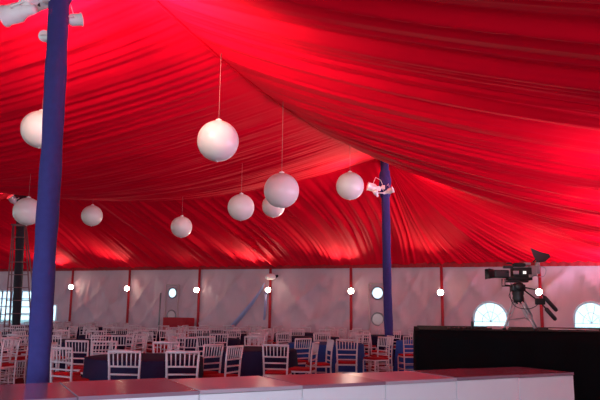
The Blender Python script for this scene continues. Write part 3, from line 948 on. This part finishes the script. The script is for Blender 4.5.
# ------------------------------------------------------------------ chairs
def chair_parts(detail):
    """list of (name, bm, material, mesh) for a chair facing +y, back at -y"""
    parts = []
    sy = -0.19
    def post(sx):
        bm = nb()
        pts = [(sx * .175, sy - .035, 0), (sx * .178, sy - .01, .2), (sx * .180, sy, .45), (sx * .190, sy - .015, .70), (sx * .200, sy - .045, .915)]
        rr = [.013, .015, .016, .015, .014]
        tube(bm, pts, rr, 8)
        for z, w in ((.10, .019), (.30, .019), (.60, .019), (.80, .018)):   # bamboo rings
            f = np.interp(z, [p[2] for p in pts], [p[0] for p in pts]); g = np.interp(z, [p[2] for p in pts], [p[1] for p in pts])
            lathe(bm, [(.012, -.008), (w, -.003), (w, .003), (.012, .008)], 8, Matrix.Translation((f, g, z)))
        return bm
    def front(sx):
        bm = nb(); tube(bm, [(sx * .195, .19, 0), (sx * .195, .185, .43)], [.013, .016], 8)
        for z in (.12, .28): lathe(bm, [(.012, -.008), (.019, -.003), (.019, .003), (.012, .008)], 8, Matrix.Translation((sx * .195, .187, z)))
        return bm
    def hw(z): return float(np.interp(z, [.45, .70, .915], [.180, .190, .200]))
    def py_(z): return float(np.interp(z, [.45, .70, .915], [sy, sy - .015, sy - .045]))
    def rail(z, r=.012): return tube(nb(), [(-hw(z), py_(z), z), (hw(z), py_(z), z)], r, 8)
    def spindle(k, n=6):
        f = -1 + 2 * (k + 1) / (n + 1)
        return tube(nb(), [(f * hw(.725), py_(.725), .725), (f * hw(.905), py_(.905), .905)], .0085, 6)
    for sx in (-1, 1): parts.append(('leg', post(sx), 'chair'))
    for sx in (-1, 1): parts.append(('leg', front(sx), 'chair'))
    sb = nb()
    bbox(sb, (0, 0, .44), (.40, .40, .03), None, .012); parts.append(('seat', sb, 'chair'))
    cb = nb(); bbox(cb, (0, .005, .475), (.385, .385, .042), None, .018); parts.append(('seat_cushion', cb, 'cushion'))
    if detail:
        parts.append(('top_rail', rail(.905, .017), 'chair'))
        for z in (.725, .63, .54): parts.append(('back_rail', rail(z), 'chair'))
        for k in range(6): parts.append(('spindle', spindle(k), 'chair'))
        for z in (.14, .27):
            parts.append(('stretcher', tube(nb(), [(-.176, sy - .015, z), (.176, sy - .015, z)], .009, 6), 'chair'))
            parts.append(('stretcher', tube(nb(), [(-.195, .187, z), (.195, .187, z)], .009, 6), 'chair'))
            for sx in (-1, 1): parts.append(('stretcher', tube(nb(), [(sx * .178, sy - .01, z + .04), (sx * .195, .187, z + .04)], .009, 6), 'chair'))
    else:
        bk = nb()
        def merge(b): 
            me = bpy.data.meshes.new('t'); b.to_mesh(me); b.free(); bk.from_mesh(me); bpy.data.meshes.remove(me)
        merge(rail(.905, .017))
        for z in (.725, .63, .54): merge(rail(z))
        for k in range(6): merge(spindle(k))
        parts.append(('backrest', bk, 'chair'))
    return parts

protos = {}
def chair(x, y, yaw, label, group, detail):
    """yaw: direction the sitter faces, radians from +y counter-clockwise"""
    t = thing('banquet_chair', label, 'chair', (x, y, 0.0), yaw, group)
    if detail not in protos:
        protos[detail] = [obj(nm, bm, M[mt], t) for nm, bm, mt in chair_parts(detail)]
    else:
        for q in protos[detail]:
            k = q.copy(); COL.objects.link(k); k.parent = t
    return t

placed = []
def chair_px(px, py, face, label, group=None, detail=True):
    """backrest top centre at pixel, sitter faces `face` degrees (0 = away from the camera)"""
    p = atZ(px, py, .915)
    yaw = math.radians(face)
    f = Vector((-math.sin(yaw), math.cos(yaw)))
    c = Vector((p.x, p.y)) + f * .235
    placed.append(c)
    return chair(c.x, c.y, yaw, label, group or 'white chairs near the stage', detail)

near = [
    (124.5, 351, -4, 'white chair with its back to the stage, first of the closest pair'),
    (182.8, 351.3, 6, 'white chair with its back to the stage, second of the closest pair'),
    (61, 347.5, -28, 'white chair turned sideways right beside the near blue pole'),
    (50.5, 345.5, -66, 'white chair edge-on, partly hidden by the near blue pole'),
    (77, 340.5, -12, 'white chair behind the sideways chair beside the near blue pole'),
    (105, 341, 172, 'white chair across the nearest table, above the first closest chair'),
    (122.5, 335.5, 8, 'small looking white chair just behind the one across the nearest table'),
    (166.5, 342, 186, 'white chair across the nearest table, between the closest pair'),
    (187, 337.5, 20, 'pinkish white chair just behind the second chair across the nearest table'),
    (214, 344.3, 52, 'white chair at the outer end of the nearest table'),
    (235.5, 346, 62, 'white chair seen nearly edge-on between the two nearest tables'),
    (275.5, 344.5, -8, 'white chair with its back to the stage at the middle table'),
    (303.5, 338.5, 40, 'white chair turned at the outer side of the middle table'),
    (316, 342.5, 75, 'white chair edge-on between the middle table and blue tables'),
    (347, 339.5, -2, 'white chair with red cushion, back to stage, at the blue table'),
    (384.5, 337, 122, 'white banquet chair facing sideways, red cushion showing, beside the far blue pole'),
    (412, 336, 10, 'white chair at the second blue table beside the black riser'),
    (4, 337.5, 58, 'white chair at the extreme edge of the picture, first of three'),
    (12.5, 338.5, 76, 'white chair seen edge-on, second of three beside the blue pole'),
    (21.5, 335.5, 62, 'white chair nearly touching the blue pole, third of three'),
]
for a_ in near: chair_px(a_[0], a_[1], a_[2], a_[3])

# ------------------------------------------------------------------ round tables
tproto = None
cloths = []
def round_table(x, y, label, clabel, group='round banquet tables', R=0.82, seed=0, m=None):
    global tproto
    t = thing('round_table', label, 'table', (x, y, 0), 0, group)
    if tproto is None:
        bm = nb(); lathe(bm, [(0, .715), (R - .01, .715), (R, .722), (R, .738), (R - .01, .742), (0, .742)], 48); a_ = obj('tabletop', bm, M['wood'], t)
        ps = [a_]
        for sx in (-1, 1):
            for sy2 in (-1, 1):
                bm = nb(); tube(bm, [(sx * .42, sy2 * .32, 0), (sx * .42, sy2 * .3, .715)], .016, 8); ps.append(obj('leg', bm, M['steel'], t))
        tproto = ps
    else:
        for q in tproto:
            k = q.copy(); COL.objects.link(k); k.parent = t
    if len(cloths) < 3 or m:
        r = random.Random(seed); ph = [r.random() * 6 for _ in range(4)]
        bm = nb(); n = 96; rings = []
        prof = [(0, .752), (R * .5, .752), (R - .02, .752), (R + .008, .745), (R + .014, .72), (R + .02, .55), (R + .03, .3), (R + .045, .02)]
        for i, (q, z) in enumerate(prof):
            if q == 0: rings.append([bm.verts.new((0, 0, z))]); continue
            dp = max(0, (.72 - z) / .72); ring = []
            for k in range(n):
                a_ = 2 * PI * k / n
                w = dp * (.045 * math.sin(9 * a_ + ph[0] + math.sin(3 * a_ + ph[1])) + .025 * math.sin(17 * a_ + ph[2]))
                ring.append(bm.verts.new(((q + w) * math.cos(a_), (q + w) * math.sin(a_), z)))
            rings.append(ring)
        for k in range(n): bm.faces.new((rings[0][0], rings[1][k], rings[1][(k + 1) % n]))
        for a_, b2 in zip(rings[1:], rings[2:]):
            for k in range(n): bm.faces.new((a_[k], b2[k], b2[(k + 1) % n], a_[(k + 1) % n]))
        c = obj('tablecloth', bm, M[m or 'navy'])
        if not m: cloths.append(c)
    else:
        c = cloths[seed % 3].copy(); COL.objects.link(c)
    c.location = (x, y, 0); c.rotation_euler.z = seed * 1.3
    tag(c, clabel, 'tablecloth', 'navy floor-length tablecloths')
    return Vector((x, y))

def tpos(px, Y): return (colX(px, Y, .75), Y)
tabs = []
tabs.append(round_table(*tpos(145, 9.5), 'round table under the navy cloth just behind the two closest chairs', 'navy cloth on the nearest round table behind the two closest chairs', seed=0))
tabs.append(round_table(*tpos(251, 11.95), 'round table under the navy cloth in the middle, behind one chair', 'navy cloth on the middle round table right of the edge-on chair', seed=1))
tabs.append(round_table(*tpos(326, 14.45), 'round table under the cloth left of the far blue pole', 'navy cloth tinted daylit blue on the round table left of the far blue pole', seed=2, m='navyhalflit'))
tabs.append(round_table(*tpos(430, 16.3), 'round table under the cloth between far blue pole and riser', 'navy cloth tinted daylit blue on the round table between far blue pole and black riser', seed=3, m='navydaylit'))
tabs.append(round_table(*tpos(-80, 11.2), 'round table under dark cloth by the edge of the picture', 'dark cloth on the table behind the three leftmost chairs', seed=4))

near_cs = list(placed)
CTR = wall_pt(188)[1] - e * .55; LAD = Vector((colX(17, P3.y - .9, 0), P3.y - .9))
poles_xy = [P1, P2, P3]
rows = [(19.3, 'back row'), (16.6, 'third row'), (13.7, 'second row'), (10.9, 'first row')]
E0 = e.copy()
lampname = lambda px: ORD[min(range(7), key=lambda i: abs(posts[i][0] - px))]
cnt = 0
used_names = {}
for ri, (nn, rname) in enumerate(rows):
    off = (ri % 2) * 1.45
    s = -6.0
    while s < 22:
        # point at distance nn along e from the camera, s to the left
        w = E0 * nn + u * (s + off)
        s += 2.95
        px, py = proj((w.x, w.y, .9))
        if px < -25 or px > 445: continue
        if w.y < 8: continue
        if any((w - t_).length < 2.45 for t_ in tabs): continue
        if any((w - p_).length < 1.3 for p_ in poles_xy): continue
        if (w - LAD).length < 1.7 or (w - CTR).length < 1.7: continue
        if w.x > xl - 1.3 and w.y < YF + 4.6: continue
        if any((w - c_2).length < 1.15 for c_2 in near_cs): continue
        nm = f'{rname} table below the {lampname(px)} wall lamp'
        used_names[nm] = used_names.get(nm, 0) + 1
        if used_names[nm] > 1: nm = f'{rname} table beyond the {lampname(px)} wall lamp'
        tabs.append(round_table(w.x, w.y, f'round table under navy cloth, {nm}', f'navy cloth on the {nm}', seed=5 + cnt))
        cnt += 1
        nch = 10; ph = random.random() * .6
        for k in range(nch):
            a_ = 2 * PI * k / nch + ph + random.uniform(-.05, .05)
            rr = 1.24 + random.uniform(-.02, .10)
            c = w + Vector((math.cos(a_), math.sin(a_))) * rr
            if any((c - q).length < .46 for q in placed): continue
            if any((c - p_).length < .5 for p_ in poles_xy): continue
            if any((c - t_).length < 1.12 for t_ in tabs[:-1]): continue
            if (c - WALL0).dot(e) > -.45 or (c - CTR).length < .95 or (c - LAD).length < 1.1: continue
            if c.x > xl - .4 and c.y < YF + 3.6: continue
            cpx, _ = proj((c.x, c.y, .9))
            if cpx < -8 or cpx > 425: continue
            placed.append(c)
            side = 'near side' if math.sin(a_) < -.5 else 'far side' if math.sin(a_) > .5 else ('left side' if math.cos(a_) < 0 else 'right side')
            yaw = a_ + PI / 2 + random.uniform(-.12, .12)
            chair(c.x, c.y, yaw, f'white chair on the {side} of the {nm}', f'chairs on the {side} of the {nm}', False)
print('tables', len(tabs), 'chairs', len(placed))
# extra chairs round the tables behind explicit ones
for ti, (T_, nm) in enumerate(zip(tabs[:5], ['nearest table', 'middle table', 'blue table beside the far blue pole', 'blue table next to the riser', 'table at the picture edge'])):
    for k in range(9):
        a_ = 2 * PI * k / 9 + .2
        c = T_ + Vector((math.cos(a_), math.sin(a_))) * 1.26
        if math.sin(a_) < -.35: continue
        if any((c - q).length < .5 for q in placed): continue
        if any((c - p_).length < .5 for p_ in poles_xy): continue
        if any((c - t_).length < 1.12 for t_ in tabs if (t_ - T_).length > .1): continue
        cpx, cpy = proj((c.x, c.y, .9))
        if cpx < -8 or cpx > 425 or (c.x > xl - .4 and c.y < YF + 3.6): continue
        placed.append(c)
        side = 'far' if math.sin(a_) > .5 else ('left' if math.cos(a_) < 0 else 'right')
        chair(c.x, c.y, a_ + PI / 2, f'white chair on the {side} side of the {nm}', f'chairs on the {side} side of the {nm}', True)
print('chairs', len(placed))

# ------------------------------------------------------------------ things by the end wall
# red draped counter below the third lamp
s, w = wall_pt(188); w = w - e * .55
ang = math.atan2(-u.y, -u.x)
ctr = thing('draped_counter', 'low counter draped in red cloth against the wall below the third lamp', 'counter', (w.x, w.y, 0), ang)
bm = nb(); L_, D_ = 1.05, .55
prof = []
n = 120; topv, botv = [], []
per = [(-L_ / 2, -D_ / 2), (L_ / 2, -D_ / 2), (L_ / 2, D_ / 2), (-L_ / 2, D_ / 2)]
pl = []
for i in range(4):
    a_, b2 = Vector(per[i]), Vector(per[(i + 1) % 4]); dn = Vector(((b2 - a_).y, -(b2 - a_).x)).normalized()
    for j in range(24): pl.append((a_ + (b2 - a_) * j / 24, dn * .02 * math.sin(j * 2.1)))
topv = [bm.verts.new((p.x, p.y, 1.16)) for p, q in pl]; botv = [bm.verts.new((p.x + q.x, p.y + q.y, .01)) for p, q in pl]
bm.faces.new(topv)
for i in range(len(pl)): bm.faces.new((botv[i], botv[(i + 1) % len(pl)], topv[(i + 1) % len(pl)], topv[i]))
obj('red_cloth', bm, M['redpole'], ctr, smooth=False)
# steel stand left of it
s, w = wall_pt(166); w = w - e * .4
st = thing('steel_stand', 'thin silvery upright stand beside the red draped counter', 'stand', (w.x, w.y, 0))
bm = nb(); tube(bm, [(0, 0, .02), (.03, 0, 2.1)], .03, 8); obj('upright', bm, M['grey'], st)
bm = nb()
for k in range(3):
    a_ = 2 * PI * k / 3; tube(bm, [(0, 0, .35), (.28 * math.cos(a_), .28 * math.sin(a_), .01)], .014, 6)
obj('stand_legs', bm, M['grey'], st)
# white dome fixture above the fourth lamp
s, w = wall_pt(271); w = w - e * .35
zl = atY(271.5, 276.5, w.y).z
dm = thing('dome_fixture', 'white dome shaped fixture hung on the wall post above a floodlight', 'light fixture', (colX(270.5, w.y, zl), w.y, zl))
bm = nb(); lathe(bm, [(0, .10), (.08, .10), (.17, .05), (.20, -.02), (.19, -.07), (.12, -.11), (0, -.12)], 24); obj('dome_shell', bm, M['white'], dm)
bm = nb(); tube(bm, [(.16, .1, .0), (.26, .2, .03), (.2, .3, .05)], .05, 8); obj('mount_ring', bm, M['darkgreen'], dm)
# pale blue strips standing in for daylight through the wall slit
def strip(pts, wd, parent, nm='streak_strip', m='light_streak'):
    bm = nb(); L1, L2 = [], []
    for i, p in enumerate(pts):
        L1.append(bm.verts.new(p - Vector((wd[i] / 2, 0, 0)))); L2.append(bm.verts.new(p + Vector((wd[i] / 2, 0.01, 0))))
    for i in range(len(pts) - 1): bm.faces.new((L1[i], L2[i], L2[i + 1], L1[i + 1]))
    ob = obj(nm, bm, M[m], parent)
    sm = ob.modifiers.new('th', 'SOLIDIFY'); sm.thickness = .006
    return ob
s, w = wall_pt(268); w = w - e * .42
zs = atY(268, 283, w.y).z; o0 = Vector((w.x, w.y, zs))
light_streak = thing('daylight_streak', 'pale blue strips for daylight through the wall slit at the fourth post', 'light_streak', o0)
def wp(px, py, off=.3):
    ww = wall_pt(px)[1] - e * off
    z = atY(px, py, ww.y).z
    return Vector((ww.x, ww.y, z)) - o0
strip([wp(268, 283), wp(264, 291), wp(256, 303), wp(246, 316), wp(235, 329)], [.05, .09, .16, .20, .22], light_streak)
strip([wp(269, 290), wp(269.5, 303), wp(268.5, 320)], [.05, .10, .07], light_streak)

# ladder beside the black pole
bz = atZ(17, 338, 0)
Yl = P3.y - .9
def LP(px, py): return atY(px, py, Yl)
lad0 = Vector((colX(17, Yl, 0), Yl, 0))
lad = thing('stepladder', 'tall red-lit folding stepladder standing open round the black pole', 'ladder', lad0)
def seg(pxs, dy, nm='ladder_rail', rad=.024):
    bm = nb(); pts = []
    for (px, z) in pxs: pts.append(Vector((colX(px, Yl + dy(z), z), Yl + dy(z), z)) - lad0)
    for a_, b2 in zip(pts, pts[1:]):
        tube(bm, [a_, b2], rad, 6)
    obj(nm, bm, M['ladder'], lad)
ztop = 4.2
dyf = lambda z: -.5 * (1 - z / ztop); dyb = lambda z: .5 * (1 - z / ztop)
seg([(2, 0), (13, ztop)], dyf); seg([(33, 0), (25, ztop)], dyf)
seg([(8, 0), (14, ztop)], dyb, 'rear_rail'); seg([(40, 0), (26, ztop)], dyb, 'rear_rail')
for k in range(1, 10):
    z = k * .42; f_ = z / ztop
    seg([(2 + 11 * f_, z), (33 - 8 * f_, z)], dyf, 'rung', .014)
bm = nb(); bbox(bm, Vector((colX(19.5, Yl, ztop), Yl, ztop)) - lad0, (.5, .22, .05), None, .01); obj('top_cap', bm, M['ladder'], lad)
